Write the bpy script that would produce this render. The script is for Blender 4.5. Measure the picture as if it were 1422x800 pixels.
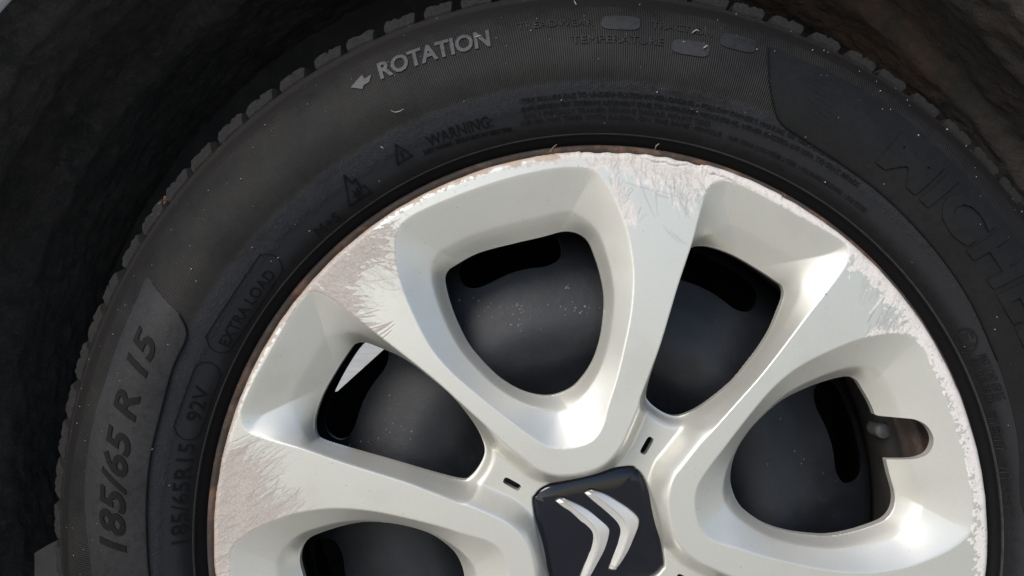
import bpy, bmesh, math, random
import numpy as np
from mathutils import Vector

rng = np.random.default_rng(7)
random.seed(7)
scene = bpy.context.scene
for o in list(bpy.data.objects):
    bpy.data.objects.remove(o)
col = scene.collection

# ------------------------------------------------------------------ camera, sky, sun, exposure
HUBH = 0.305                       # hub height above the ground (m)
RC = 0.205                         # wheel cover radius (m)
S = RC / 540.0                     # metres per photograph pixel in the cover plane
F = 1080.0                         # focal length in photograph pixels
DC = F * S                         # camera distance from the cover plane
PX, PY = 711.0, 400.0
HX, HY = 830.5, 748.0
CX, CY = (PX - HX) * S, (HY - PY) * S

def W(x, y, z):
    """wheel space (right, up, towards the viewer; origin at hub) -> world"""
    return (x, -z, y + HUBH)

cam = bpy.data.cameras.new('camera')
cam.sensor_width = 36.0
cam.lens = 36.0 * F / 1422.0
cam.clip_start = 0.01
cam.clip_end = 500
camo = bpy.data.objects.new('camera', cam)
camo.location = W(CX, CY, DC)
camo.rotation_euler = (math.radians(90), 0, 0)
col.objects.link(camo)
scene.camera = camo

SUN_DIR = Vector((-0.50, -0.60, 0.64)).normalized()      # towards the sun
elev = math.asin(SUN_DIR.z)
azim = math.atan2(SUN_DIR.x, SUN_DIR.y)
world = bpy.data.worlds.new('World')
scene.world = world
world.use_nodes = True
nt = world.node_tree
bg = nt.nodes['Background']
sky = nt.nodes.new('ShaderNodeTexSky')
sky.sky_type = 'NISHITA'
sky.sun_disc = False
sky.sun_elevation = elev
sky.sun_rotation = azim
sky.air_density = 1.0
sky.dust_density = 1.1
sky.ozone_density = 1.0
nt.links.new(sky.outputs[0], bg.inputs[0])
bg.inputs[1].default_value = 0.135
sun = bpy.data.lights.new('sun', 'SUN')
sun.energy = 2.3
sun.angle = math.radians(30)
sun.color = (1.0, 0.94, 0.85)
suno = bpy.data.objects.new('sun', sun)
suno.rotation_euler = SUN_DIR.to_track_quat('Z', 'Y').to_euler()
suno.location = (-1, -3, 3)
col.objects.link(suno)
vs = scene.view_settings
vs.view_transform = 'Standard'
vs.look = 'None'
vs.exposure = 0.36
vs.gamma = 1.0
vs.use_curve_mapping = False
scene.render.engine = 'CYCLES'

# ------------------------------------------------------------------ helpers
def obj(name, me, mat=None, parent=None, kind=None, label=None, cat=None, group=None):
    o = bpy.data.objects.new(name, me)
    col.objects.link(o)
    if mat is not None:
        me.materials.append(mat)
    if parent is not None:
        o.parent = parent
    if kind: o['kind'] = kind
    if label: o['label'] = label
    if cat: o['category'] = cat
    if group: o['group'] = group
    return o

def empty(name, loc, label=None, cat=None, group=None):
    o = obj(name, None, None, None, None, label, cat, group)
    o.location = loc
    o.empty_display_size = 0.02
    return o

def mesh(name, verts, faces, smooth=True):
    me = bpy.data.meshes.new(name)
    me.from_pydata([tuple(v) for v in verts], [], [tuple(f) for f in faces])
    me.update()
    if smooth:
        me.polygons.foreach_set('use_smooth', [True] * len(me.polygons))
    return me

def catmull(pts, n=8, closed=True):
    p = np.array(pts, float)
    N = len(p)
    out = []
    rngi = range(N) if closed else range(N - 1)
    for i in rngi:
        if closed:
            p0, p1, p2, p3 = p[(i - 1) % N], p[i], p[(i + 1) % N], p[(i + 2) % N]
        else:
            p0, p1, p2, p3 = p[max(i - 1, 0)], p[i], p[i + 1], p[min(i + 2, N - 1)]
        for k in range(n):
            t = k / n
            out.append(0.5 * ((2 * p1) + (-p0 + p2) * t + (2 * p0 - 5 * p1 + 4 * p2 - p3) * t * t
                              + (-p0 + 3 * p1 - 3 * p2 + p3) * t ** 3))
    if not closed:
        out.append(p[-1])
    return np.array(out)

def sdf(poly, X, Y, margin=None):
    """signed distance, positive inside; far points get -1e3"""
    shp = X.shape
    x = X.ravel(); y = Y.ravel()
    res = np.full(x.shape, -1e3)
    if margin is None:
        idx = np.arange(len(x))
    else:
        lo = poly.min(0) - margin; hi = poly.max(0) + margin
        idx = np.nonzero((x > lo[0]) & (x < hi[0]) & (y > lo[1]) & (y < hi[1]))[0]
    A = poly; B = np.roll(poly, -1, 0)
    for c0 in range(0, len(idx), 20000):
        ii = idx[c0:c0 + 20000]
        px = x[ii][:, None]; py = y[ii][:, None]
        dx = B[:, 0] - A[:, 0]; dy = B[:, 1] - A[:, 1]
        L = dx * dx + dy * dy + 1e-12
        ex = px - A[:, 0]; ey = py - A[:, 1]
        t = np.clip((ex * dx + ey * dy) / L, 0, 1)
        d = np.sqrt(((ex - t * dx) ** 2 + (ey - t * dy) ** 2).min(1))
        cond = (A[:, 1] <= py) != (B[:, 1] <= py)
        xi = A[:, 0] + (py - A[:, 1]) * dx / np.where(np.abs(dy) < 1e-9, 1e-9, dy)
        ins = ((cond & (px < xi)).sum(1) % 2) == 1
        res[ii] = np.where(ins, d, -d)
    return res.reshape(shp)

def sstep(a, b, x):
    t = np.clip((x - a) / (b - a), 0, 1)
    return t * t * (3 - 2 * t)

def marching(Fd, GX, GY):
    """mesh the region Fd>0 of a regular grid; returns (x,y) verts, faces, directed boundary edges"""
    ny, nx = Fd.shape
    ins = Fd > 0
    idm = -np.ones(Fd.shape, int)
    idm[ins] = np.arange(ins.sum())
    vx = list(GX[ins]); vy = list(GY[ins])
    c = ins[:-1, :-1].astype(int) + ins[:-1, 1:] + ins[1:, 1:] + ins[1:, :-1]
    full = np.argwhere(c == 4)
    a, b = full[:, 0], full[:, 1]
    quads = np.stack([idm[a, b], idm[a, b + 1], idm[a + 1, b + 1], idm[a + 1, b]], 1)
    polys = []; bnd = []
    ecache = {}
    def cross(p, q):
        k = (p, q) if p < q else (q, p)
        if k in ecache: return ecache[k]
        f0, f1 = Fd[p], Fd[q]
        t = min(max(f0 / (f0 - f1), 0.02), 0.98)
        vx.append(GX[p] + (GX[q] - GX[p]) * t); vy.append(GY[p] + (GY[q] - GY[p]) * t)
        ecache[k] = len(vx) - 1
        return ecache[k]
    for i, j in np.argwhere((c > 0) & (c < 4)):
        cs = [(i, j), (i, j + 1), (i + 1, j + 1), (i + 1, j)]
        pl = []; outs = []
        for k in range(4):
            p, q = cs[k], cs[(k + 1) % 4]
            if ins[p]: pl.append(idm[p])
            if ins[p] != ins[q]:
                e = cross(p, q)
                pl.append(e)
                outs.append((e, bool(ins[p])))
        if len(pl) >= 3: polys.append(pl)
        if len(outs) == 2:
            e0 = [e for e, l in outs if l][0]; e1 = [e for e, l in outs if not l][0]
            bnd.append((e0, e1))
    return np.array(vx), np.array(vy), quads, polys, bnd

def skirted(name, vx, vy, vz, quads, polys, bnd, skirt_fn, mapfn):
    """front sheet plus a wall of its own along every boundary; mapfn(x,y,z)->world arrays"""
    n0 = len(vx)
    bi = np.unique(np.array(bnd).ravel()) if len(bnd) else np.array([], int)
    remap = {int(b): k for k, b in enumerate(bi)}
    tx = vx[bi]; ty = vy[bi]; tz = vz[bi]
    sz = skirt_fn(tx, ty, tz)
    AX = np.concatenate([vx, tx, tx]); AY = np.concatenate([vy, ty, ty]); AZ = np.concatenate([vz, tz, sz])
    faces = [tuple(q) for q in quads.tolist()] + [tuple(p) for p in polys]
    m = len(bi)
    for a, b in bnd:
        ka, kb = remap[int(a)], remap[int(b)]
        faces.append((n0 + kb, n0 + ka, n0 + m + ka, n0 + m + kb))
    P = np.stack(mapfn(AX, AY, AZ), 1)
    me = bpy.data.meshes.new(name)
    me.from_pydata(P.tolist(), [], faces)
    me.update()
    me.polygons.foreach_set('use_smooth', np.ones(len(me.polygons), bool))
    return me, AX, AY

def vnoise(shape, cell, seed):
    r = np.random.default_rng(seed)
    h, w = shape
    gh, gw = int(h / cell) + 3, int(w / cell) + 3
    g = r.random((gh, gw))
    yy = np.arange(h) / cell; xx = np.arange(w) / cell
    y0 = yy.astype(int); x0 = xx.astype(int)
    fy = (yy - y0)[:, None]; fx = (xx - x0)[None, :]
    fy = fy * fy * (3 - 2 * fy); fx = fx * fx * (3 - 2 * fx)
    a = g[np.ix_(y0, x0)]; b = g[np.ix_(y0, x0 + 1)]; c = g[np.ix_(y0 + 1, x0)]; d = g[np.ix_(y0 + 1, x0 + 1)]
    return (a * (1 - fx) + b * fx) * (1 - fy) + (c * (1 - fx) + d * fx) * fy

# ---- node helpers
def nmat(name):
    m = bpy.data.materials.new(name)
    m.use_nodes = True
    n = m.node_tree
    return m, n, n.nodes['Principled BSDF']

def node(n, t, **kw):
    x = n.nodes.new(t)
    for k, v in kw.items():
        if k.startswith('i_'):
            key = k[2:]
            key = int(key) if key.isdigit() else key
            x.inputs[key].default_value = v
        else:
            setattr(x, k, v)
    return x

def math_n(n, op, a, b=None, c=None):
    x = n.nodes.new('ShaderNodeMath'); x.operation = op
    for k, v in enumerate((a, b, c)):
        if v is None: continue
        if isinstance(v, (int, float)): x.inputs[k].default_value = v
        else: n.links.new(v, x.inputs[k])
    return x.outputs[0]

def mix_c(n, fac, a, b):
    x = n.nodes.new('ShaderNodeMix'); x.data_type = 'RGBA'
    for s, v in ((0, fac), (6, a), (7, b)):
        if isinstance(v, (int, float)): x.inputs[s].default_value = v
        elif isinstance(v, tuple): x.inputs[s].default_value = v + (1,) if len(v) == 3 else v
        else: n.links.new(v, x.inputs[s])
    return x.outputs[2]

def ramp(n, v, lo, hi):
    x = n.nodes.new('ShaderNodeMapRange'); x.interpolation_type = 'SMOOTHSTEP'
    if lo > hi:
        x.inputs[3].default_value = 1.0; x.inputs[4].default_value = 0.0; lo, hi = hi, lo
    n.links.new(v, x.inputs[0])
    x.inputs[1].default_value = lo; x.inputs[2].default_value = hi
    return x.outputs[0]

def noise(n, vec, scale, detail=4, rough=0.6, dist=0.0):
    x = n.nodes.new('ShaderNodeTexNoise')
    x.inputs['Scale'].default_value = scale
    x.inputs['Detail'].default_value = detail
    x.inputs['Roughness'].default_value = rough
    x.inputs['Distortion'].default_value = dist
    if vec is not None: n.links.new(vec, x.inputs['Vector'])
    return x.outputs['Fac']

def geom_pos(n):
    return n.nodes.new('ShaderNodeNewGeometry').outputs['Position']

def bump(n, h, strength, dist, normal=None):
    x = n.nodes.new('ShaderNodeBump')
    x.inputs['Strength'].default_value = strength
    x.inputs['Distance'].default_value = dist
    n.links.new(h, x.inputs['Height'])
    if normal is not None: n.links.new(normal, x.inputs['Normal'])
    return x.outputs['Normal']

# ------------------------------------------------------------------ materials
def make_cover_mat():
    m, n, p = nmat('silver_wheel_paint')
    at = node(n, 'ShaderNodeAttribute', attribute_name='wear')
    sep = n.nodes.new('ShaderNodeSeparateColor'); n.links.new(at.outputs['Color'], sep.inputs[0])
    pos = geom_pos(n)
    fl = noise(n, pos, 2600, 2, 0.7)
    blot = noise(n, pos, 22, 4, 0.6)
    base = mix_c(n, fl, (0.55, 0.54, 0.495), (0.725, 0.712, 0.658))
    base = mix_c(n, math_n(n, 'MULTIPLY', ramp(n, blot, 0.5, 0.75), 0.22), base, (0.44, 0.41, 0.34))
    scr = noise(n, pos, 900, 4, 0.75)
    scr2 = noise(n, pos, 160, 5, 0.7)
    sx_ = n.nodes.new('ShaderNodeSeparateXYZ'); n.links.new(pos, sx_.inputs[0])
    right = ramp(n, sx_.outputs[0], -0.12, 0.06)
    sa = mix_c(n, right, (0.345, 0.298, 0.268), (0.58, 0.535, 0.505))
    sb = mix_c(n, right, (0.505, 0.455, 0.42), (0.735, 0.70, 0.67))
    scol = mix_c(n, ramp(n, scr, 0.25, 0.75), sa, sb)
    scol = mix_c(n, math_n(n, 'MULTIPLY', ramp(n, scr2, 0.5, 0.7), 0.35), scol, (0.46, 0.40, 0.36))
    wl = ramp(n, math_n(n, 'ADD', sep.outputs[0], math_n(n, 'MULTIPLY', math_n(n, 'SUBTRACT', scr, 0.5), 0.5)), 0.32, 0.56)
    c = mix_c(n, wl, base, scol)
    c = mix_c(n, math_n(n, 'MULTIPLY', sep.outputs[1], 0.85), c, (0.20, 0.17, 0.15))
    rb = ramp(n, math_n(n, 'ADD', sep.outputs[2], math_n(n, 'MULTIPLY', math_n(n, 'SUBTRACT', scr2, 0.5), 0.9)), 0.35, 0.75)
    c = mix_c(n, math_n(n, 'MULTIPLY', rb, 0.6), c, (0.33, 0.22, 0.14))
    # tiny dark grit
    vor = node(n, 'ShaderNodeTexVoronoi', i_Scale=190.0); n.links.new(pos, vor.inputs['Vector'])
    grit = math_n(n, 'LESS_THAN', vor.outputs['Distance'], 0.055)
    sel = math_n(n, 'GREATER_THAN', noise(n, pos, 60, 2, 0.5), 0.5)
    grit = math_n(n, 'MULTIPLY', grit, sel)
    c = mix_c(n, math_n(n, 'MULTIPLY', grit, 0.6), c, (0.10, 0.085, 0.07))
    n.links.new(c, p.inputs['Base Color'])
    met = math_n(n, 'MULTIPLY', math_n(n, 'SUBTRACT', 1.0, wl), 0.6)
    n.links.new(met, p.inputs['Metallic'])
    rough = math_n(n, 'ADD', 0.42, math_n(n, 'MULTIPLY', wl, 0.3))
    n.links.new(rough, p.inputs['Roughness'])
    h = math_n(n, 'SUBTRACT', math_n(n, 'MULTIPLY', math_n(n, 'SUBTRACT', scr, 0.5), wl), math_n(n, 'MULTIPLY', sep.outputs[1], 1.0))
    nb = bump(n, h, 0.4, 0.0003)
    nb = bump(n, fl, 0.05, 0.0001, nb)
    n.links.new(nb, p.inputs['Normal'])
    p.inputs['Coat Weight'].default_value = 0.15
    p.inputs['Coat Roughness'].default_value = 0.3
    return m

def polar(n):
    pos = geom_pos(n)
    s = n.nodes.new('ShaderNodeSeparateXYZ'); n.links.new(pos, s.inputs[0])
    z = math_n(n, 'SUBTRACT', s.outputs[2], HUBH)
    r = math_n(n, 'SQRT', math_n(n, 'ADD', math_n(n, 'MULTIPLY', s.outputs[0], s.outputs[0]), math_n(n, 'MULTIPLY', z, z)))
    th = math_n(n, 'ARCTAN2', z, s.outputs[0])
    return pos, r, th, s

def rubber(name, basec, rough, ribs=False, dust=0.25, fine=0.5, spec=0.3, grain=1.0):
    m, n, p = nmat(name)
    pos, r, th, s = polar(n)
    big = noise(n, pos, 28, 5, 0.65)
    mid = noise(n, pos, 220, 4, 0.7)
    fin = noise(n, pos, 1500, 3, 0.7)
    b = basec
    c = mix_c(n, ramp(n, big, 0.35, 0.7), tuple(v * 0.8 for v in b), tuple(v * 1.25 for v in b))
    dustm = math_n(n, 'MULTIPLY', ramp(n, math_n(n, 'ADD', math_n(n, 'MULTIPLY', mid, 0.5), math_n(n, 'MULTIPLY', big, 0.5)), 0.5, 0.72), dust)
    c = mix_c(n, dustm, c, (0.036, 0.032, 0.028))
    gr = noise(n, pos, 1100, 3, 0.8)
    c = mix_c(n, math_n(n, 'MULTIPLY', ramp(n, gr, 0.45, 0.72), 0.5 * grain), c, tuple(min(1.0, v * 2.4 + 0.004) for v in b))
    c = mix_c(n, math_n(n, 'MULTIPLY', ramp(n, mid, 0.50, 0.36), 0.45), c, tuple(v * 0.45 for v in b))
    h = math_n(n, 'ADD', math_n(n, 'MULTIPLY', mid, 0.5 * fine), math_n(n, 'MULTIPLY', fin, 0.4 * fine))
    if ribs:
        jit = math_n(n, 'MULTIPLY', math_n(n, 'SUBTRACT', mid, 0.5), 0.006)
        rj = math_n(n, 'ADD', r, jit)
        zone = math_n(n, 'MULTIPLY', ramp(n, rj, 0.2335, 0.2365), math_n(n, 'SUBTRACT', 1.0, ramp(n, r, 0.2808, 0.2822)))
        wv = math_n(n, 'ADD', math_n(n, 'MULTIPLY', math_n(n, 'SINE', math_n(n, 'MULTIPLY', th, 1400.0)), 0.5), 0.5)
        rib = math_n(n, 'MULTIPLY', wv, zone)
        fade = ramp(n, big, 0.25, 0.6)
        c = mix_c(n, math_n(n, 'MULTIPLY', math_n(n, 'MULTIPLY', rib, fade), 0.85), c, (0.0225, 0.0208, 0.0172))
        h = math_n(n, 'ADD', h, math_n(n, 'MULTIPLY', rib, 0.9))
        # wrinkled bloom band under the ribbed zone; bluish sheen painted into its colour
        wz = math_n(n, 'MULTIPLY', ramp(n, rj, 0.225, 0.229), math_n(n, 'SUBTRACT', 1.0, ramp(n, rj, 0.235, 0.2395)))
        wr = noise(n, pos, 420, 5, 0.75, 1.2)
        h = math_n(n, 'ADD', h, math_n(n, 'MULTIPLY', math_n(n, 'MULTIPLY', wr, wz), 5.0))
        bl = math_n(n, 'MULTIPLY', math_n(n, 'MULTIPLY', wz, ramp(n, big, 0.30, 0.6)), 0.75)
        c = mix_c(n, bl, c, (0.026, 0.027, 0.034))
        # darker shoulder ring
        sh = ramp(n, r, 0.2810, 0.2822)
        c = mix_c(n, math_n(n, 'MULTIPLY', sh, 0.75), c, (0.0085, 0.0075, 0.0072))
        sh2 = ramp(n, r, 0.2905, 0.2918)
        c = mix_c(n, math_n(n, 'MULTIPLY', sh2, 0.8), c, mix_c(n, mid, (0.009, 0.0087, 0.0087), (0.024, 0.021, 0.0195)))
        tb = math_n(n, 'MULTIPLY', ramp(n, r, 0.216, 0.222), math_n(n, 'SUBTRACT', 1.0, ramp(n, r, 0.232, 0.236)))
        c = mix_c(n, math_n(n, 'MULTIPLY', tb, 0.7), c, (0.0225, 0.0232, 0.0275))
        # darker, near-black bead next to the rim
        bead = math_n(n, 'SUBTRACT', 1.0, ramp(n, r, 0.2125, 0.2190))
        c = mix_c(n, math_n(n, 'MULTIPLY', bead, 0.85), c, (0.0045, 0.0045, 0.0055))
    n.links.new(c, p.inputs['Base Color'])
    p.inputs['Roughness'].default_value = rough
    p.inputs['Specular IOR Level'].default_value = spec
    n.links.new(bump(n, h, 0.6, 0.0004), p.inputs['Normal'])
    return m

def simple(name, c, rough, metal=0.0, nscale=60, var=0.3, bstr=0.2, bdist=0.0004, coat=0.0):
    m, n, p = nmat(name)
    pos = geom_pos(n)
    a = noise(n, pos, nscale, 5, 0.65)
    cc = mix_c(n, ramp(n, a, 0.3, 0.7), tuple(v * (1 - var) for v in c), tuple(min(1, v * (1 + var)) for v in c))
    n.links.new(cc, p.inputs['Base Color'])
    p.inputs['Roughness'].default_value = rough
    p.inputs['Metallic'].default_value = metal
    p.inputs['Coat Weight'].default_value = coat
    p.inputs['Coat Roughness'].default_value = 0.06
    if bstr > 0:
        f = noise(n, pos, nscale * 12, 3, 0.7)
        n.links.new(bump(n, f, bstr, bdist), p.inputs['Normal'])
    return m

def two_tone(name, ca, cb, scale, lo, hi, rough, bstr, bdist, extra=None, stretch=None):
    m, n, p = nmat(name)
    pos = geom_pos(n)
    v = pos
    if stretch:
        mp = n.nodes.new('ShaderNodeMapping'); mp.inputs['Scale'].default_value = stretch
        n.links.new(pos, mp.inputs['Vector']); v = mp.outputs[0]
    a = noise(n, v, scale, 6, 0.7, 0.4)
    c = mix_c(n, ramp(n, a, lo, hi), ca, cb)
    if extra:
        ce, sc, l2, h2 = extra
        c = mix_c(n, ramp(n, noise(n, pos, sc, 6, 0.75), l2, h2), c, ce)
    n.links.new(c, p.inputs['Base Color'])
    p.inputs['Roughness'].default_value = rough
    n.links.new(bump(n, noise(n, v, scale * 6, 5, 0.75), bstr, bdist), p.inputs['Normal'])
    return m

M = {}
M['cover'] = make_cover_mat()
M['tyre'] = rubber('tyre_sidewall_rubber', (0.0064, 0.0064, 0.0074), 0.62, ribs=True, dust=0.25, spec=0.17, fine=0.9)
M['panel'] = rubber('smooth_panel_rubber', (0.0155, 0.0155, 0.0168), 0.52, dust=0.2, spec=0.22, fine=0.35)
M['panel_dark'] = rubber('dark_panel_rubber', (0.0055, 0.0055, 0.0058), 0.65, dust=0.06, spec=0.22, grain=0.6, fine=0.35)
M['letter'] = rubber('moulded_letter_rubber', (0.0040, 0.0040, 0.0046), 0.6, dust=0.05, fine=0.2, grain=0.15)
M['letter_dark'] = rubber('dark_letter_rubber', (0.0016, 0.0016, 0.0018), 0.7, dust=0.0, fine=0.2, spec=0.2, grain=0.15)
M['letter_light'] = rubber('scuffed_letter_rubber', (0.050, 0.050, 0.053), 0.6, dust=0.2, fine=0.3)
M['pad'] = rubber('blank_pad_rubber', (0.018, 0.018, 0.019), 0.6, dust=0.2, fine=0.3)
M['letter_brand'] = rubber('brand_letter_rubber', (0.0062, 0.0060, 0.0060), 0.65, dust=0.05, spec=0.22, fine=0.3, grain=0.15)
M['fit'] = rubber('moulded_line_rubber', (0.030, 0.030, 0.031), 0.5, dust=0.1, fine=0.2)  # lighter tone painted in for the light this line catches
M['tread'] = two_tone('dusty_tread_rubber', (0.0038, 0.0038, 0.0038), (0.018, 0.015, 0.013), 170, 0.42, 0.75, 0.8, 1.0, 0.002)
M['steel'] = two_tone('black_painted_steel', (0.0045, 0.0056, 0.0085), (0.0105, 0.0125, 0.0180), 26, 0.35, 0.7, 0.52, 0.3, 0.0008, ((0.022, 0.0225, 0.025), 38, 0.54, 0.82))
M['rim'] = two_tone('grimy_rim_paint', (0.012, 0.012, 0.012), (0.03, 0.026, 0.023), 40, 0.35, 0.7, 0.6, 0.3, 0.0006)
M['rust'] = two_tone('rusty_rim_flange', (0.045, 0.034, 0.028), (0.19, 0.085, 0.036), 60, 0.48, 0.72, 0.8, 0.6, 0.0006,
                     ((0.10, 0.085, 0.075), 60, 0.5, 0.72))
M['badge'] = simple('glossy_navy_badge', (0.0035, 0.0045, 0.010), 0.06, 0.0, 40, 0.15, 0.0, coat=0.0)
M['badge'].node_tree.nodes['Principled BSDF'].inputs['Specular IOR Level'].default_value = 0.45
M['groove'] = simple('black_groove', (0.003, 0.003, 0.004), 0.4, 0.0, 40, 0.1, 0.0)
M['chev'] = simple('satin_silver_emblem', (0.68, 0.66, 0.63), 0.34, 0.6, 50, 0.05, 0.05, 0.0001)
def liner_mat():
    m, n, p = nmat('dirty_arch_liner_felt')
    pos, r, th, sp = polar(n)
    a = noise(n, pos, 30, 7, 0.8, 0.4)
    f = noise(n, pos, 420, 4, 0.8)
    k = noise(n, pos, 95, 6, 0.8, 0.3)
    c = mix_c(n, ramp(n, a, 0.35, 0.7), (0.020, 0.019, 0.0185), (0.060, 0.054, 0.050))
    c = mix_c(n, math_n(n, 'MULTIPLY', ramp(n, k, 0.48, 0.72), 0.6), c, (0.11, 0.096, 0.085))
    d = noise(n, pos, 10, 7, 0.75, 0.8)
    side = ramp(n, sp.outputs[0], -0.10, 0.30)           # spray from the tyre settles behind the wheel
    c = mix_c(n, math_n(n, 'MULTIPLY', side, 0.6), c, mix_c(n, k, (0.045, 0.041, 0.039), (0.17, 0.148, 0.134)))
    msk = math_n(n, 'MULTIPLY', ramp(n, d, 0.47, 0.66), side)
    c = mix_c(n, msk, c, mix_c(n, k, (0.085, 0.054, 0.043), (0.24, 0.155, 0.122)))
    c = mix_c(n, math_n(n, 'MULTIPLY', ramp(n, f, 0.58, 0.75), 0.7), c, (0.20, 0.175, 0.155))
    n.links.new(c, p.inputs['Base Color'])
    p.inputs['Roughness'].default_value = 0.9
    h = math_n(n, 'ADD', math_n(n, 'MULTIPLY', k, 2.0), f)
    n.links.new(bump(n, h, 1.0, 0.002), p.inputs['Normal'])
    return m
M['liner'] = liner_mat()
M['ground_shade'] = two_tone('shaded_ground_grey', (0.015, 0.015, 0.0155), (0.024, 0.0235, 0.0235), 30, 0.4, 0.7, 0.7, 0.3, 0.0006)  # dim grey of shaded ground, for the added plate
M['paint'] = simple('pale_grey_body_paint', (0.55, 0.56, 0.58), 0.3, 0.0, 20, 0.03, 0.0, coat=0.6)
M['brake'] = two_tone('dark_cast_iron', (0.012, 0.012, 0.013), (0.030, 0.027, 0.025), 50, 0.4, 0.7, 0.8, 0.3, 0.0006)
M['valve'] = simple('grey_valve_cap_plastic', (0.07, 0.07, 0.075), 0.5, 0.0, 200, 0.25, 0.3, 0.0003)
M['straw'] = simple('dry_straw', (0.30, 0.255, 0.185), 0.8, 0.0, 500, 0.25, 0.0)
M['speck'] = simple('pale_dust', (0.42, 0.39, 0.34), 0.9, 0.0, 800, 0.3, 0.0)
M['mud'] = two_tone('dry_brown_mud', (0.075, 0.045, 0.03), (0.20, 0.12, 0.07), 300, 0.4, 0.7, 0.95, 0.8, 0.001)
M['ground'] = two_tone('pale_concrete', (0.38, 0.36, 0.315), (0.46, 0.44, 0.385), 3, 0.35, 0.7, 0.9, 0.4, 0.004)

# ------------------------------------------------------------------ ground
gv = [(-60, -60, 0), (60, -60, 0), (60, 60, 0), (-60, 60, 0)]
obj('ground', mesh('ground', gv, [(0, 1, 2, 3)], False), M['ground'], kind='structure')

# ------------------------------------------------------------------ the wheel
wheel = empty('car_wheel', (0, 0, 0), 'car wheel with scuffed silver wheel cover on a black winter tyre', 'wheel')

def lathe(name, prof, seg, mapf=W, a0=0.0, a1=2 * math.pi):
    closed = abs(a1 - a0 - 2 * math.pi) < 1e-6
    nseg = seg if closed else seg + 1
    V = []; Fc = []
    for k in range(nseg):
        a = a0 + (a1 - a0) * k / seg
        ca, sa = math.cos(a), math.sin(a)
        for (r, z) in prof:
            V.append(mapf(r * ca, r * sa, z))
    n = len(prof)
    for k in range(seg):
        b0 = k * n; b1 = ((k + 1) % nseg) * n
        for i in range(n - 1):
            Fc.append((b0 + i, b1 + i, b1 + i + 1, b0 + i + 1))
    return mesh(name, V, Fc)

# ---- tyre profile
TP = [(0.2055, -0.0105), (0.2078, -0.0080), (0.2103, -0.0056), (0.2125, -0.0030), (0.2140, 0.0004), (0.2165, 0.0028),
      (0.221, 0.0058), (0.227, 0.0090), (0.234, 0.0118), (0.242, 0.0134), (0.250, 0.0134), (0.258, 0.0115),
      (0.266, 0.0080), (0.274, 0.0030), (0.282, -0.0040), (0.289, -0.0125), (0.295, -0.0215), (0.2985, -0.0285),
      (0.3005, -0.034)]
prof = catmull(TP, 10, closed=False)
pr_, pz_ = prof[:, 0], prof[:, 1]
def tz(r):
    return np.interp(r, pr_, pz_)
def relief(r):
    z = 0.0
    z += 0.0007 * math.exp(-((r - 0.21345) / 0.00045) ** 2)      # fitting line by the bead
    z += 0.0006 * math.exp(-((r - 0.2912) / 0.0005) ** 2)        # shoulder line
    z -= 0.0004 * math.exp(-((r - 0.2900) / 0.0006) ** 2)
    z -= 0.0003 * math.exp(-((r - 0.2815) / 0.0006) ** 2)
    return z
full = []
for r in np.concatenate([np.linspace(0.2058, 0.2165, 28), np.linspace(0.217, 0.294, 60), np.linspace(0.2943, 0.3005, 22)]):
    full.append((float(r), float(tz(r) + relief(r))))
full = [(0.2035, -0.0125)] + full + [(0.3008, -0.05), (0.3012, -0.11), (0.2985, -0.160), (0.285, -0.185), (0.25, -0.195), (0.21, -0.18)]
tyre = obj('tyre', lathe('tyre', full, 720), M['tyre'], wheel)

obj('fitting_line', lathe('fitting_line', [(0.2131, float(tz(0.2131)) - 0.0005), (0.2132, float(tz(0.2132)) + 0.0007), (0.21345, float(tz(0.21345)) + 0.00095), (0.2137, float(tz(0.2137)) + 0.0007), (0.2138, float(tz(0.2138)) - 0.0005)], 480), M['fit'], tyre)

def ray(px, py):
    """photograph pixel -> (r, theta) where the sight line meets the sidewall"""
    z = 0.0
    for _ in range(30):
        x = (px - PX) * (DC - z) / F + CX
        y = (PY - py) * (DC - z) / F + CY
        r = math.hypot(x, y)
        z = 0.5 * z + 0.5 * float(tz(min(max(r, 0.2058), 0.3005)))
    return r, math.atan2(y, x)

def on_side(r, th, off=0.0):
    return W(r * math.cos(th), r * math.sin(th), float(tz(r)) + off)

# ---- smooth panels on the sidewall
def side_patch(name, pixels, mat, off=0.0004, n=5, step=0.0009, closed_spline=True):
    pts = []
    ref = None
    for (px, py) in pixels:
        r, th = ray(px, py)
        if ref is None: ref = th
        while th - ref > math.pi: th -= 2 * math.pi
        while th - ref < -math.pi: th += 2 * math.pi
        pts.append((th * 0.25, r))
    poly = catmull(pts, n) if closed_spline else np.array(pts)
    lo = poly.min(0) - 3 * step; hi = poly.max(0) + 3 * step
    gx, gy = np.meshgrid(np.arange(lo[0], hi[0], step), np.arange(lo[1], hi[1], step))
    Fd = sdf(poly, gx, gy)
    vx, vy, q, p, b = marching(Fd, gx, gy)
    vz = np.full(len(vx), off)
    def mapf(x, y, z):
        th = x / 0.25
        zz = tz(y) + z
        return (y * np.cos(th), -zz, y * np.sin(th) + HUBH)
    q = q[:, ::-1]; p = [pp[::-1] for pp in p]; b = [(y, x) for x, y in b]
    me, _, _ = skirted(name, vx, vy, vz, q, p, b, lambda x, y, z: z - 0.0012, mapf)
    return obj(name, me, mat, tyre)

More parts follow.
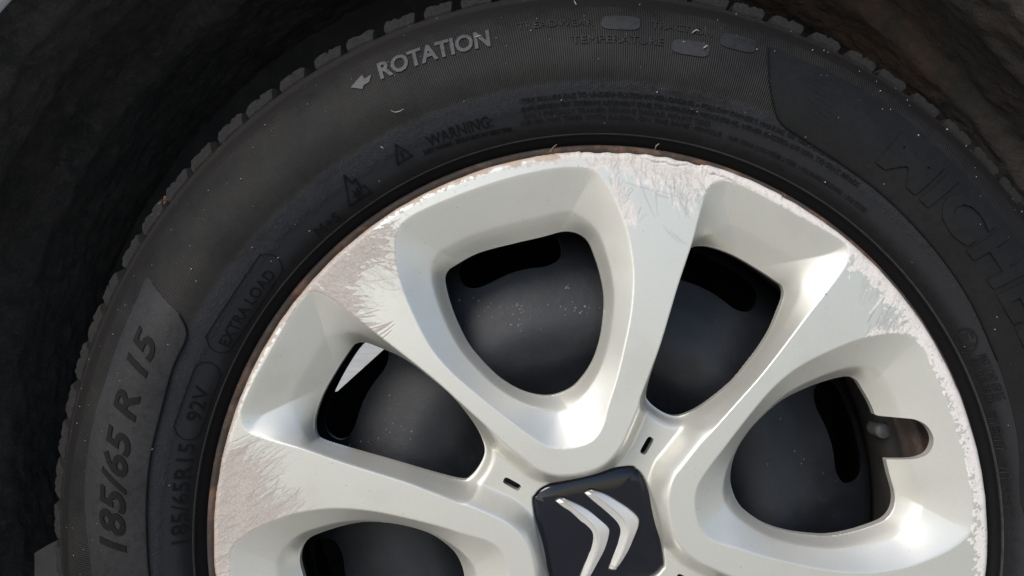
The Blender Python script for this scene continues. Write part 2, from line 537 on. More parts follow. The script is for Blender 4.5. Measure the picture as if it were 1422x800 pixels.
left_in = [(259, 457), (257, 475), (240, 512), (224, 572), (210, 631), (204, 695), (206, 777), (222, 900)]
left_out = [(150, 900), (126, 777), (118, 700), (121, 640), (132, 577), (150, 520), (170, 462), (190, 417)]
side_patch('size_panel', [(204, 386), (218, 402), (232, 419), (249, 436)] + left_in + left_out, M['panel'])
rp_in = [(1075, 150), (1085, 172), (1110, 190), (1160, 222), (1215, 262), (1262, 306), (1310, 362), (1350, 424), (1384, 500), (1412, 600), (1424, 720)]
rp_out = [(1510, 720), (1500, 560), (1470, 440), (1430, 360), (1380, 290), (1320, 222), (1250, 160), (1180, 115), (1120, 86)]
side_patch('brand_panel', [(1067, 66), (1068, 110)] + rp_in + rp_out, M['panel_dark'], n=4)

def pad(px, py, w, h, ang, mat=None):
    a = math.radians(ang)
    pts = []
    for k in range(28):
        t = 2 * math.pi * k / 28
        c, s = math.cos(t), math.sin(t)
        e = 0.5
        x = w / 2 * math.copysign(abs(c) ** e, c); y = h / 2 * math.copysign(abs(s) ** e, s)
        pts.append((px + x * math.cos(a) - y * math.sin(a), py + x * math.sin(a) + y * math.cos(a)))
    side_patch('blank_pad', pts, mat or M['pad'], off=0.0005, n=3, step=0.0005)
pad(862, 32, 54, 19, 2)
pad(959, 67, 52, 20, 9)
pad(1025, 60, 50, 20, 14, M['panel'])

# ---- outline strokes (capsules round the small markings, symbols)
def side_stroke(name, pixels, width_px, mat, off=0.0004, closed=True, smooth=4, lower=0.0012):
    pts = catmull(pixels, smooth, closed) if smooth > 1 else np.array(pixels, float)
    N = len(pts)
    V = []; Fc = []
    for i in range(N):
        p = pts[i]
        a = pts[(i - 1) % N] if (closed or i > 0) else pts[i]
        b = pts[(i + 1) % N] if (closed or i < N - 1) else pts[i]
        d = b - a; d /= (np.linalg.norm(d) + 1e-9)
        nrm = np.array([-d[1], d[0]]) * width_px / 2
        for sgn, o in ((1, -lower), (0.7, off), (-0.7, off), (-1, -lower)):
            r, th = ray(*(p + nrm * sgn))
            V.append(on_side(r, th, o))
    M_ = N if closed else N - 1
    for i in range(M_):
        a = i * 4; b = ((i + 1) % N) * 4
        for k in range(3):
            Fc.append((a + k, a + k + 1, b + k + 1, b + k))
    return obj(name, mesh(name, V, Fc, False), mat, tyre)

def capsule(p0, p1, half, n=7):
    p0 = np.array(p0, float); p1 = np.array(p1, float)
    d = (p1 - p0) / np.linalg.norm(p1 - p0); nn = np.array([-d[1], d[0]])
    a0 = math.atan2(nn[1], nn[0]); pts = []
    for k in range(n):
        a = a0 + math.pi * k / (n - 1)
        pts.append(p0 + half * np.array([math.cos(a), math.sin(a)]))
    for k in range(n):
        a = a0 + math.pi + math.pi * k / (n - 1)
        pts.append(p1 + half * np.array([math.cos(a), math.sin(a)]))
    return pts
side_stroke('marking_outline', capsule((308, 470), (372, 373), 20), 1.2, M['letter_dark'], off=0.0004)
side_stroke('marking_outline', capsule((262, 592), (287, 522), 19), 1.2, M['letter_dark'], off=0.0004)
side_stroke('marking_outline', [(1339 + 18 * math.cos(t), 473 + 17 * math.sin(t)) for t in np.linspace(0, 2 * math.pi, 17)[:-1]], 3, M['letter'], off=0.0005)
side_stroke('panel_groove', [(249, 436), (259, 457), (257, 475), (240, 512), (224, 572), (210, 631), (204, 695), (206, 777), (214, 850)], 2.2, M['letter_dark'], off=0.00105, closed=False)
side_stroke('panel_groove', [(1067, 66), (1068, 110)] + rp_in[:9], 2.2, M['letter_dark'], off=0.00105, closed=False)
# warning triangle and snow symbol
side_stroke('warning_symbol', [(549, 200), (552, 229), (573, 217)], 3.2, M['letter_dark'], off=0.0010, smooth=1)
side_stroke('warning_symbol', [(557, 211), (560, 220)], 3.0, M['letter_dark'], off=0.0010, smooth=1, closed=False)
side_stroke('snow_symbol', [(478, 243), (486, 288), (517, 268), (506, 258), (501, 262), (494, 249), (490, 255)], 3.2, M['letter_dark'], off=0.0010, smooth=1)
for k in range(3):
    a = math.pi * k / 3 + 0.4
    side_stroke('snow_symbol', [(497 - 8 * math.cos(a), 269 - 8 * math.sin(a)), (497 + 8 * math.cos(a), 269 + 8 * math.sin(a))], 2.4, M['letter_dark'], off=0.0010, smooth=1, closed=False)
# fine moulded stripes at the start of the brand panel
for k in range(9):
    y0 = 94 + k * 8.6
    side_stroke('moulded_stripe', [(1119, y0), (1136, y0 + 9), (1158 - k * 0.6, y0 + 21)], 3.0, M['panel_dark'], off=0.0005, closed=False, smooth=2)

# ---- moulded lettering
def lettering(body, p0, p1, hpx, mat, raise_=0.0005, bold=0.0, shear=0.0, base_off=0.0, cuts=0, name='lettering'):
    cu = bpy.data.curves.new(name, 'FONT')
    cu.body = body
    cu.size = 1.0
    cu.shear = shear
    cu.offset = bold
    cu.extrude = 0.05
    cu.resolution_u = 3
    t = bpy.data.objects.new(name, cu)
    col.objects.link(t)
    bpy.context.view_layer.update()
    dg = bpy.context.evaluated_depsgraph_get()
    me = bpy.data.meshes.new_from_object(t.evaluated_get(dg))
    bpy.data.objects.remove(t)
    bpy.data.curves.remove(cu)
    me.name = name
    n = len(me.vertices)
    co = np.empty(n * 3); me.vertices.foreach_get('co', co); co = co.reshape(-1, 3)
    x0, x1 = co[:, 0].min(), co[:, 0].max()
    if cuts:
        bm = bmesh.new(); bm.from_mesh(me)
        for yv in np.linspace(-0.02, 0.74, cuts + 2)[1:-1]:
            g = bm.verts[:] + bm.edges[:] + bm.faces[:]
            bmesh.ops.bisect_plane(bm, geom=g, plane_co=(0, yv, 0), plane_no=(0, 1, 0))
        bm.to_mesh(me); bm.free()
        n = len(me.vertices)
        co = np.empty(n * 3); me.vertices.foreach_get('co', co); co = co.reshape(-1, 3)
    r0, t0 = ray(*p0); r1, t1 = ray(*p1)
    while t1 > t0 + math.pi: t1 -= 2 * math.pi
    while t1 < t0 - math.pi: t1 += 2 * math.pi
    if t1 > t0 + 0.0: t1 -= 2 * math.pi
    f = (co[:, 0] - x0) / (x1 - x0)
    th = t0 + (t1 - t0) * f
    hm = hpx * DC / F * 0.97
    r = r0 + (r1 - r0) * f + co[:, 1] / 0.70 * hm
    z = tz(r) + base_off + np.where(co[:, 2] > 0, raise_, -0.0003)
    out = np.stack([r * np.cos(th), -z, r * np.sin(th) + HUBH], 1)
    me.vertices.foreach_set('co', out.ravel())
    me.update()
    return obj(name, me, mat, tyre)

lettering('ROTATION', (529, 110), (684, 63), 27, M['letter_light'], 0.0007, 0.03, 0.12, cuts=2)
side_patch('rotation_arrow', [(487, 122), (503, 104), (506, 110), (516, 104), (513, 114), (505, 119), (504, 124)], M['letter_light'], off=0.0006, closed_spline=False, step=0.0004)
lettering('185/65 R 15', (175, 767), (222, 468), 36, M['letter_dark'], 0.0005, 0.022, 0.28, 0.0004, cuts=3)
lettering('TREADWEAR', (719, 42), (825, 36), 12, M['panel'], 0.0005, 0.0)
lettering('TRACTION', (905, 39), (989, 52), 12, M['panel'], 0.0005, 0.0)
lettering('TEMPERATURE', (794, 61), (921, 64), 12, M['panel'], 0.0005, 0.0)
lettering('WARNING:', (597, 205), (685, 176), 15, M['letter_dark'], 0.0005, 0.0)
lettering('SAFETY WARNING - SERIOUS INJURY MAY RESULT FROM:', (590, 216), (712, 183), 6, M['letter_dark'], 0.0005)
lettering('\u2022TIRE FAILURE DUE TO UNDERINFLATION/OVERLOADING \u2013 FOLLOW OWNER\u2019S MANUAL OR TIRE PLACARD IN VEHICLE', (722, 145), (1200, 252), 6.4, M['letter'], 0.0005)
lettering('EXPLOSION OF TIRE/RIM ASSEMBLY DUE TO IMPROPER MOUNTING. NEVER EXCEED 275 KPA TO SEAT BEADS', (724, 156), (1190, 260), 6.0, M['letter'], 0.0005)
lettering('ONLY SPECIALLY TRAINED PERSONS SHOULD MOUNT TIRES', (727, 166), (985, 176), 5.8, M['letter'], 0.0004)
lettering('NEVER MIX TIRES WITH RADIAL ON THE SAME VEHICLE', (724, 176), (1000, 190), 5.6, M['letter'], 0.0005)
lettering('PLIES: TREAD 2 POLYESTER 2 STEEL 1 POLYAMIDE SIDEWALL 1 POLYESTER', (1010, 194), (1200, 296), 5.8, M['letter'], 0.0004)
lettering('185/65R15', (262, 752), (272, 617), 19, M['letter_dark'], 0.0005, 0.0, cuts=1)
lettering('92V', (279, 586), (293, 540), 18, M['letter_dark'], 0.0005, 0.0)
lettering('EXTRA LOAD', (318, 482), (384, 382), 14, M['letter_dark'], 0.0005, 0.0)
lettering('M+S,', (446, 330), (480, 303), 14, M['letter_dark'], 0.0005, 0.0)
lettering('MICHELIN', (1216, 224), (1462, 595), 57, M['letter_brand'], 0.0009, 0.03, 0.1, 0.0003, cuts=4)
lettering('E1', (1330, 464), (1337, 484), 15, M['letter'], 0.0005)
lettering('MAX LOAD 650 KG', (1357, 494), (1384, 556), 10, M['letter'], 0.0005)
lettering('MAX PRESS 350 KPA', (1344, 500), (1370, 560), 10, M['letter'], 0.0005)
lettering('TUBELESS RADIAL', (1367, 572), (1382, 625), 10, M['letter'], 0.0005)
lettering('MADE IN ITALY', (1384, 640), (1389, 712), 9, M['letter'], 0.0005)

# ---- tread shoulder blocks
def tread_block_mesh(seed):
    """one shoulder lug: chamfered edge, two sipes, torn and worn crown"""
    r = random.Random(seed)
    V = []; Fc = []
    da = 0.0298 + r.uniform(-0.003, 0.002)
    na = 13
    zs = [-0.0255, -0.0290, -0.0325, -0.0350, -0.044, -0.060, -0.078]
    rs = [0.2985, 0.3026, 0.3059, 0.3074, 0.3088, 0.3100, 0.3106]
    nz = len(zs)
    wear = [r.uniform(-0.0005, 0.0002) - (0.0012 if k in (0, na - 1) else 0) for k in range(na)]
    for i in range(nz):
        for k in range(na):
            t = k / (na - 1)
            a = -da + 2 * da * t
            skew = -0.012 * (i / (nz - 1))
            sipe = 0.0009 if (k == 6 and 2 <= i) else 0.0
            rr = rs[i] - sipe + r.uniform(-0.00025, 0.00025) + (wear[k] if i in (2, 3) else 0.3 * wear[k] if i > 0 else 0)
            z = zs[i] + r.uniform(-0.0003, 0.0003) - sipe * 0.4
            th = a * (0.93 if i == 0 else 1.0) + skew + r.uniform(-0.0006, 0.0006)
            V.append((rr * math.cos(th), rr * math.sin(th), z))
    base = len(V)
    for i in range(nz):
        for k in range(na):
            x, y, z = V[i * na + k]
            a = math.atan2(y, x)
            V.append((0.2955 * math.cos(a), 0.2955 * math.sin(a), z - 0.001))
    for i in range(nz - 1):
        for k in range(na - 1):
            a = i * na + k
            Fc.append((a, a + na, a + na + 1, a + 1))
    ring = [k for k in range(na)] + [i * na + na - 1 for i in range(1, nz)] + [(nz - 1) * na + k for k in range(na - 2, -1, -1)] + [i * na for i in range(nz - 2, 0, -1)]
    for q in range(len(ring)):
        a, b = ring[q], ring[(q + 1) % len(ring)]
        Fc.append((a, b, base + b, base + a))
    return mesh('tread_block', [(x, -z, y) for x, y, z in V], Fc, False)
bmeshes = [tread_block_mesh(s) for s in range(9)]
for m_ in bmeshes: m_.materials.append(M['tread'])
NB = 84
for k in range(NB):
    o = bpy.data.objects.new('tread_block', bmeshes[(k * 5 + k // 9) % 9])
    col.objects.link(o); o.parent = tyre
    o.location = (0, 0, HUBH)
    o.rotation_euler = (0, -(2 * math.pi * k / NB + random.uniform(-0.005, 0.005)), 0)
# centre tread ribs behind the blocks
rib = []
for z, r in ((-0.079, 0.3015), (-0.080, 0.3090), (-0.094, 0.3102), (-0.095, 0.3015), (-0.100, 0.3015), (-0.101, 0.3102), (-0.118, 0.3102), (-0.119, 0.3015),
             (-0.125, 0.3015), (-0.126, 0.3100), (-0.16, 0.306)):
    rib.append((r, z))
obj('tread_rib', lathe('tread_rib', rib, 240), M['tread'], tyre)

# ------------------------------------------------------------------ wheel cover (one moulded skin)
def uvp(px, py, z=0.0):
    k = (DC - z) / DC
    return ((px - PX) * k + (PX - HX), (PY - py) * k + (HY - PY))
HD = -0.018
A_out = [(544, 345), (549, 319), (564, 302), (597, 285), (650, 264), (706, 246), (762, 234), (800, 232), (822, 237), (838, 255),
         (852, 281), (866, 319), (873, 356), (875, 390), (871, 435), (862, 480), (851, 525), (840, 560), (832, 589), (819, 608),
         (800, 617), (776, 620), (754, 616), (731, 602), (705, 582), (659, 546), (620, 512), (591, 476), (565, 424), (550, 382)]
A_hole = [(614, 391), (617, 376), (629, 367), (661, 350), (710, 337), (749, 328), (775, 321), (791, 321), (804, 326), (814, 336), (822, 355),
          (830, 381), (835, 410), (834, 440), (829, 472), (819, 501), (804, 524), (788, 539), (765, 548), (742, 548), (716, 540), (690, 524),
          (668, 503), (648, 479), (634, 453), (622, 423)]
L_q = [(744, 648), (770, 655), (802, 652), (832, 641), (854, 618), (867, 592), (882, 556), (897, 516), (912, 476), (936, 397), (956, 338), (966, 300), (974, 272), (982, 256),
       (997, 249), (1015, 251), (1052, 268), (1090, 289), (1127, 309), (1163, 330), (1174, 341), (1174, 357), (1165, 375), (1142, 405),
       (1112, 442), (1057, 512), (1020, 554), (975, 605), (942, 646)]
B_hole = [(948, 352), (956, 343), (977, 341), (1011, 352), (1045, 371), (1071, 388), (1082, 397), (1084, 411), (1077, 431), (1066, 457),
          (1052, 480), (1037, 500), (1012, 530), (975, 560), (949, 574), (931, 577), (913, 570), (897, 557), (893, 545), (902, 508), (921, 443), (938, 383)]
Ao = catmull([uvp(*p) for p in A_out], 5)
Ah = catmull([uvp(*p, z=HD) for p in A_hole], 5)
# B hole: widen the side that the spoke edge hides from this viewpoint
bh = np.array([uvp(*p, z=HD) for p in B_hole])
Bh = catmull(bh, 5)
Lq = np.array([uvp(*p) for p in L_q])
rot = lambda P, k: np.array([[math.cos(k * math.pi / 2), -math.sin(k * math.pi / 2)], [math.sin(k * math.pi / 2), math.cos(k * math.pi / 2)]]).dot(P.T).T
Lp = catmull(np.concatenate([rot(Lq, -k) for k in range(4)]), 4)

STEP = 1.3
NG = int(552 / STEP)
ax = (np.arange(-NG, NG) + 0.5) * STEP
qx, qy = np.meshgrid(ax[NG:], ax[NG:])

def full4(poly, margin):
    out = np.full(qx.shape, -1e3)
    for k in range(4):
        out = np.maximum(out, sdf(rot(poly, k), qx, qy, margin))
    return out
qAo = full4(Ao, 4); qAh = full4(Ah, 120); qBh = full4(Bh, 120); qL = sdf(Lp, qx, qy)

def slot_poly(c, axis, ln, wd):
    a = np.array(axis) / np.linalg.norm(axis); b = np.array([-a[1], a[0]])
    out = []
    for k in range(32):
        t = 2 * math.pi * k / 32
        cc, ss = math.cos(t), math.sin(t); e = 0.45
        out.append(np.array(c) + a * ln / 2 * math.copysign(abs(cc) ** e, cc) + b * wd / 2 * math.copysign(abs(ss) ** e, ss))
    return np.array(out)
sc = uvp(894, 618, -0.012)
slot = slot_poly(sc, sc, 27, 10)
qS = full4(slot, 12)
badge_poly0 = [uvp(*p, z=-0.010) for p in [(867, 648), (880.5, 652), (890, 662), (897, 677), (906, 709), (915, 741), (920, 762), (919, 777)]]
bc = np.array(uvp(830, 738, -0.010))
bq = np.array([p for p in badge_poly0]) - bc * 0
bq = bq - np.array([0.0, 0.0])
BDQ = []
cornr = np.array([uvp(867, 648, -0.010), uvp(880.5, 652, -0.010), uvp(890, 662, -0.010), uvp(898, 681, -0.010), uvp(908, 714, -0.010)])
for k in range(4):
    BDQ.append(rot(cornr, -k))
BDp = catmull(np.concatenate(BDQ), 6)
qBd = sdf(BDp, qx, qy)

rq = np.hypot(qx, qy)
def smooth_tab(pts, w=0.03):
    t = np.linspace(-0.5, 1.5, 1601)
    xs = np.array([p[0] for p in pts]); ys = np.array([p[1] for p in pts])
    y = np.interp(t, xs, ys)
    y = np.where(t < 0, 0, y)
    k = np.exp(-0.5 * (np.linspace(-3, 3, int(6 * w / (2 / 1600)) | 1)) ** 2); k /= k.sum()
    ys2 = np.convolve(y, k, 'same')
    return lambda v: np.interp(v, t, ys2)
gA = smooth_tab([(0, 0), (0.70, 0.46), (0.80, 0.62), (1.0, 1.0), (1.5, 1.9)], 0.025)
gB = smooth_tab([(0, 0), (0.60, 0.50), (1.0, 1.0), (1.5, 1.6)], 0.03)
face = 0.004 * (1 - (rq / 540.0) ** 2)
zq = face.copy()
# petal pockets
mA = qAo > 0
dO = np.maximum(qAo, 0); dH = np.maximum(-qAh, 0)
tA = dO / (dO + dH + 1e-6)
zA = face * (1 - tA) + HD * gA(tA)
zq = np.where(mA, zA, zq)
# low ground: hub pad and the four valleys
mL = qL > 0
dL = np.maximum(qL, 0); dHb = np.maximum(-qBh, 0)
tB = dL / (dL + dHb + 1e-6)
zB = face * (1 - tB) + HD * gB(tB)
padz = -0.0115
wallL = sstep(0, 26, dL)
zH = face * (1 - wallL) + padz * wallL
lip = 1 - sstep(0, 20, dHb)
zH = zH * (1 - lip) + np.minimum(zH, padz + (HD - padz) * lip) * lip
hw = 1 - sstep(188, 236, rq)
zLow = zB * (1 - hw) + zH * hw
zq = np.where(mL, zLow, zq)
# seat for the badge
zq = zq - 0.0038 * sstep(-1.5, 2.0, qBd)
holeq = np.maximum(np.maximum(qAh, qBh), qS)

def expand(q):
    full_ = np.empty((2 * NG, 2 * NG))
    full_[NG:, NG:] = q
    full_[NG:, :NG] = np.rot90(q, -1) if False else q.T[:, ::-1] * 0
    return full_
def assemble(q):
    """q[j,i] holds the quadrant x>0,y>0; the other three follow by quarter turns"""
    fa = np.empty((2 * NG, 2 * NG))
    fa[NG:, NG:] = q
    # point (x,y) in quadrant 2 (x<0,y>0) equals value at rotation by -90: (y,-x)
    fa[NG:, :NG] = q.T[:, ::-1]           # value at (x=-a,y=b) -> q at (b, a)
    fa[:NG, :NG] = q[::-1, ::-1]
    fa[:NG, NG:] = q.T[::-1, :]
    return fa
GX, GY = np.meshgrid(ax, ax)
Z = assemble(zq); HOLE = assemble(holeq)
R = np.hypot(GX, GY); TH = np.degrees(np.arctan2(GY, GX))
# valve notch in the right-hand petal
notch = catmull([uvp(*p, z=-0.012) for p in [(1205, 579), (1222, 578.5), (1245, 578), (1261, 580), (1274, 589), (1281, 606), (1277, 623), (1266, 632), (1245, 638), (1225, 642), (1205, 646)]], 5)
HOLE = np.maximum(HOLE, sdf(notch, GX, GY, 20))
# worn, chipped outer edge
thn = (TH + 360) % 360
kk = np.linspace(0, 360, 2400)
ed = np.interp(kk, np.linspace(0, 360, 400), np.convolve(rng.normal(0, 1, 400), [0.25, 0.5, 0.25], 'same')) * 0.5
ed = ed - 2.6 * ((kk > 75) & (kk < 93)) * (0.7 + 0.3 * np.sin(kk * 2.1)) + 1.4 * ((kk > 62) & (kk < 74.2))
ed[-8:] = ed[:8].mean()
RIM = 540.0 + np.interp(thn, kk, ed) - R
Z = Z - 0.0030 * (1 - np.sqrt(np.clip(1 - np.clip((9 - RIM) / 9, 0, 1) ** 2, 0, 1)))
# cracked flap along the top edge
ck = np.linspace(60, 95, 300)
cw = np.convolve(rng.normal(0, 1, 300), np.ones(9) / 9, 'same') * 2.2 + np.convolve(rng.normal(0, 1, 300), np.ones(31) / 31, 'same') * 9
crack = np.interp(thn, [66, 70, 73.5, 74.5, 78, 83, 88], [15, 15, 13, 9, 8, 6, 3]) + np.interp(thn, ck, cw)
cm = sstep(69, 70, thn) * (1 - sstep(83, 85, thn))
Z += cm * (0.0005 * (1 - sstep(-1.2, 1.2, RIM - crack)))
Z -= cm * 0.0007 * np.exp(-((RIM - crack) / 1.1) ** 2)
FIELD = np.minimum(RIM, -HOLE)

# ---- wear map in photograph pixels
NW = 1130; C0 = 565
wl = np.zeros((NW, NW)); wd = np.zeros((NW, NW)); wb = np.zeros((NW, NW))
uu, vv = np.meshgrid(np.arange(NW) - C0, np.arange(NW) - C0)
wr = np.hypot(uu, vv); wt = np.degrees(np.arctan2(vv, uu)) % 360
n1 = vnoise((NW, NW), 40, 1); n2 = vnoise((NW, NW), 14, 2); n3 = vnoise((NW, NW), 5, 3); n4 = vnoise((NW, NW), 2.2, 4)
nn = 0.5 * n1 + 0.3 * n2 + 0.2 * n3

def stroke(arr, p, ang, ln, w, val, curve=0.0):
    n = max(int(ln / 0.8), 3)
    x, y = p
    for k in range(n):
        t = k / (n - 1)
        a = ang + curve * (t - 0.5)
        x += math.cos(a) * ln / n; y += math.sin(a) * ln / n
        ww = max(w * math.sin(math.pi * min(max(t * 0.92 + 0.04, 0), 1)) ** 0.7, 0.5)
        ix, iy = int(x) + C0, int(y) + C0
        rr = int(ww) + 2
        if ix < rr or iy < rr or ix >= NW - rr - 1 or iy >= NW - rr - 1: continue
        yy, xx = np.ogrid[iy - rr:iy + rr + 1, ix - rr:ix + rr + 1]
        d = np.sqrt((xx - C0 - x) ** 2 + (yy - C0 - y) ** 2)
        s = np.clip(ww * 0.5 + 0.6 - d, 0, 1) * val
        sub = arr[iy - rr:iy + rr + 1, ix - rr:ix + rr + 1]
        np.maximum(sub, s, out=sub)

# strip along the rim: widths by angle
wpx = np.interp(wt, [0, 20, 45, 60, 75, 90, 100, 120, 128, 145, 150, 175, 180, 190, 200, 330, 360],
                [27, 28, 31, 28, 35, 30, 12, 10, 14, 14, 9, 9, 20, 22, 12, 12, 26])
edge_d = 540 - wr
strip = sstep(-7, 7, wpx * (0.72 + 0.4 * (n2 - 0.5) + 0.7 * (n3 - 0.5) + 0.9 * (n4 - 0.5)) - edge_d)
strip *= np.interp(wt, [0, 60, 88, 96, 118, 128, 150, 180, 200, 330, 360], [1, 1, 0.9, 0.8, 0.75, 0.9, 0.7, 0.9, 0.8, 0.7, 1])
wl = np.maximum(wl, strip)
wb = np.maximum(wb, np.where((wt > 92) & (wt < 200), sstep(10, 1, edge_d) * 0.6, 0))

def dirnoise(ang, along, across, seed):
    r = np.random.default_rng(seed)
    g = r.random((700, 200))
    a = math.radians(ang)
    # slight bend so that the streaks are arcs, not rulings
    A = (uu * math.cos(a) + vv * math.sin(a)) / along + 100
    B = (-uu * math.sin(a) + vv * math.cos(a) + 10 * np.sin(A * 1.3) + 6 * (n1 - 0.5)) / across + 350
    A = np.clip(A, 0, 198.9); B = np.clip(B, 0, 698.9)
    i = B.astype(int); j = A.astype(int); fb = B - i; fa = A - j
    fa = fa * fa * (3 - 2 * fa); fb = fb * fb * (3 - 2 * fb)
    return (g[i, j] * (1 - fa) + g[i, j + 1] * fa) * (1 - fb) + (g[i + 1, j] * (1 - fa) + g[i + 1, j + 1] * fa) * fb
def scuff(poly_px, soft, ang0, spread, lmin, lmax, n_edge, w, val=0.9, fill=0.85, n_dark=60, seed=0, curve=0.6, edge_only=True):
    r = np.random.default_rng(seed)
    poly = np.array([(x - HX, HY - y) for x, y in poly_px], float)
    sd = sdf(catmull(poly, 4), uu.astype(float), vv.astype(float), 60)
    dn = 0.6 * dirnoise(ang0, 34, 3.4, seed + 500) + 0.4 * dirnoise(ang0 + 9, 22, 1.7, seed + 600)
    body = sstep(-soft * 0.4, soft * 0.4, sd + (dn - 0.5) * 9.0 * soft + (nn - 0.5) * 3.0 * soft)
    tex = 0.80 + 0.75 * (dn - 0.5) + 0.35 * (n3 - 0.5)
    deep = sstep(0, 14, sd)
    np.maximum(wd, deep * body * fill * np.clip(0.9 * (dn - 0.52), 0, 1) * 0.9, out=wd)
    np.maximum(wl, np.clip(body * fill * tex, 0, 1), out=wl)
    ys, xs = np.nonzero((sd > -8) & (sd < (16 if edge_only else 60)))
    pick = r.integers(0, len(xs), n_edge // 2)
    for i in pick:
        a = math.radians(ang0 + r.normal(0, spread))
        l = r.uniform(lmin, lmax)
        p = (xs[i] - C0 - math.cos(a) * l * 0.35, ys[i] - C0 - math.sin(a) * l * 0.35)
        stroke(wl, p, a, l, r.uniform(0.6, w), val * r.uniform(0.55, 1.0), r.normal(0, curve))
    ys2, xs2 = np.nonzero(sd > 2)
    for i in r.integers(0, len(xs2), n_dark * 3):
        a = math.radians(ang0 + r.normal(0, spread * 0.7))
        stroke(wd, (xs2[i] - C0, ys2[i] - C0), a, r.uniform(lmin, lmax), r.uniform(0.4, 0.9), r.uniform(0.08, 0.4), r.normal(0, curve * 0.6))
    for i in r.integers(0, len(xs), n_dark):
        a = math.radians(ang0 + r.normal(0, spread))
        l = r.uniform(lmin, lmax * 0.8)
        stroke(wd, (xs[i] - C0, ys[i] - C0), a, l, r.uniform(0.4, 1.1), r.uniform(0.35, 0.9), r.normal(0, curve))

# upper-left spoke
scuff([(395, 430), (430, 385), (470, 350), (505, 325), (535, 318), (530, 345), (500, 368), (485, 395), (492, 420), (486, 436), (462, 432), (440, 420), (415, 415)],
      5, -10, 22, 18, 55, 190, 2.2, fill=0.95, n_dark=150, seed=11)
scuff([(455, 360), (530, 312), (545, 330), (540, 380), (500, 385)], 8, -28, 25, 15, 50, 120, 1.8, fill=0.35, n_dark=110, seed=12, edge_only=False)
for k in range(9):
    stroke(wl, (478 + k * 3.2, -0 + 0), 0, 1, 1, 0)  # (keeps the random sequence simple)
for (x, y, a, l) in [(478, 438, 2, 42), (480, 444, -4, 40), (486, 448, 3, 32), (496, 458, 16, 46), (500, 462, 20, 40), (505, 466, 30, 44), (512, 470, 34, 40), (518, 474, 38, 30), (490, 452, 8, 38)]:
    stroke(wl, (x - HX, HY - y), math.radians(a), l, 2.2, 0.8, 0.35)
    stroke(wd, (x - HX, HY - y - 1.2), math.radians(a), l, 1.0, 0.8, 0.35)
# lower-left spoke
scuff([(288, 700), (296, 660), (306, 632), (322, 622), (338, 636), (356, 650), (362, 668), (350, 690), (372, 708), (366, 722), (340, 736), (322, 752), (305, 790), (290, 800)],
      5, 34, 12, 22, 60, 210, 2.4, fill=1.0, n_dark=150, seed=21, curve=0.3)
scuff([(345, 690), (385, 690), (412, 712), (385, 722), (345, 736)], 5, 48, 12, 10, 34, 110, 2.0, fill=0.7, n_dark=60, seed=22, curve=0.2)
# top spoke
scuff([(800, 205), (900, 205), (1000, 222), (985, 245), (965, 262), (940, 250), (905, 252), (868, 240), (835, 232)], 7, 88, 20, 12, 42, 260, 1.8, fill=0.75, n_dark=120, seed=31)
scuff([(842, 245), (856, 262), (868, 290), (876, 312), (862, 306), (852, 284)], 4, 70, 24, 8, 24, 60, 1.8, fill=0.8, n_dark=16, seed=32)
scuff([(925, 240), (975, 250), (962, 285), (940, 290)], 8, 110, 22, 10, 40, 110, 1.6, fill=0.35, n_dark=50, seed=33, edge_only=False)
for (x, y, a, l, c) in [(862, 252, -14, 60, 0.2), (880, 232, -70, 75, 0.25), (907, 238, -88, 62, 0.15), (935, 270, -60, 42, 0.1), (915, 312, -45, 36, 0.2), (925, 318, -42, 32, 0.2), (985, 262, 85, 20, 0.0)]:
    stroke(wd, (x - HX, HY - y), math.radians(a), l, 1.0, 0.55, c)
for k in range(26):
    stroke(wl, (925 + rng.uniform(0, 45) - HX, HY - rng.uniform(245, 330)), math.radians(rng.uniform(-75, -45)), rng.uniform(12, 32), 1.3, 0.55, 0.2)
# right spoke: pale brushed marks
scuff([(1178, 350), (1215, 365), (1260, 410), (1290, 462), (1262, 458), (1230, 462), (1205, 474), (1192, 450), (1180, 405)], 10, 66, 18, 14, 50, 420, 1.2, val=0.55, fill=0.30, n_dark=30, seed=41, edge_only=False, curve=0.5)
scuff([(1192, 470), (1215, 460), (1250, 456), (1278, 460), (1262, 466), (1225, 472), (1200, 482)], 3, 80, 25, 6, 20, 90, 1.4, fill=0.7, n_dark=10, seed=42)
stroke(wl, (1231 - HX, HY - 396), math.radians(-128), 52, 2.2, 0.9, -0.3)
# radial nicks across the rim strip
for k in range(700):
    a = math.radians(rng.uniform(-15, 205)); rr = 540 - rng.uniform(0, 22)
    aa = a + rng.normal(0.5, 0.4)
    stroke(wd if k % 3 == 0 else wl, (rr * math.cos(a), rr * math.sin(a)), aa, rng.uniform(4, 12), 0.9, rng.uniform(0.3, 0.7))
for (x, y) in [(1145, 407), (1143.5, 406), (365, 627), (535, 368), (539, 303), (508, 356)]:
    stroke(wd, (x - HX - 4, HY - y), -0.6, 3.0, 2.0, 1.0)
# rusty brown blotches along the rim edge
wb += ((wt > 95) & (wt < 120)) * sstep(16, 6, edge_d) * (n2 > 0.62) * 0.7
wd *= (1.0 - 0.0 * wd)

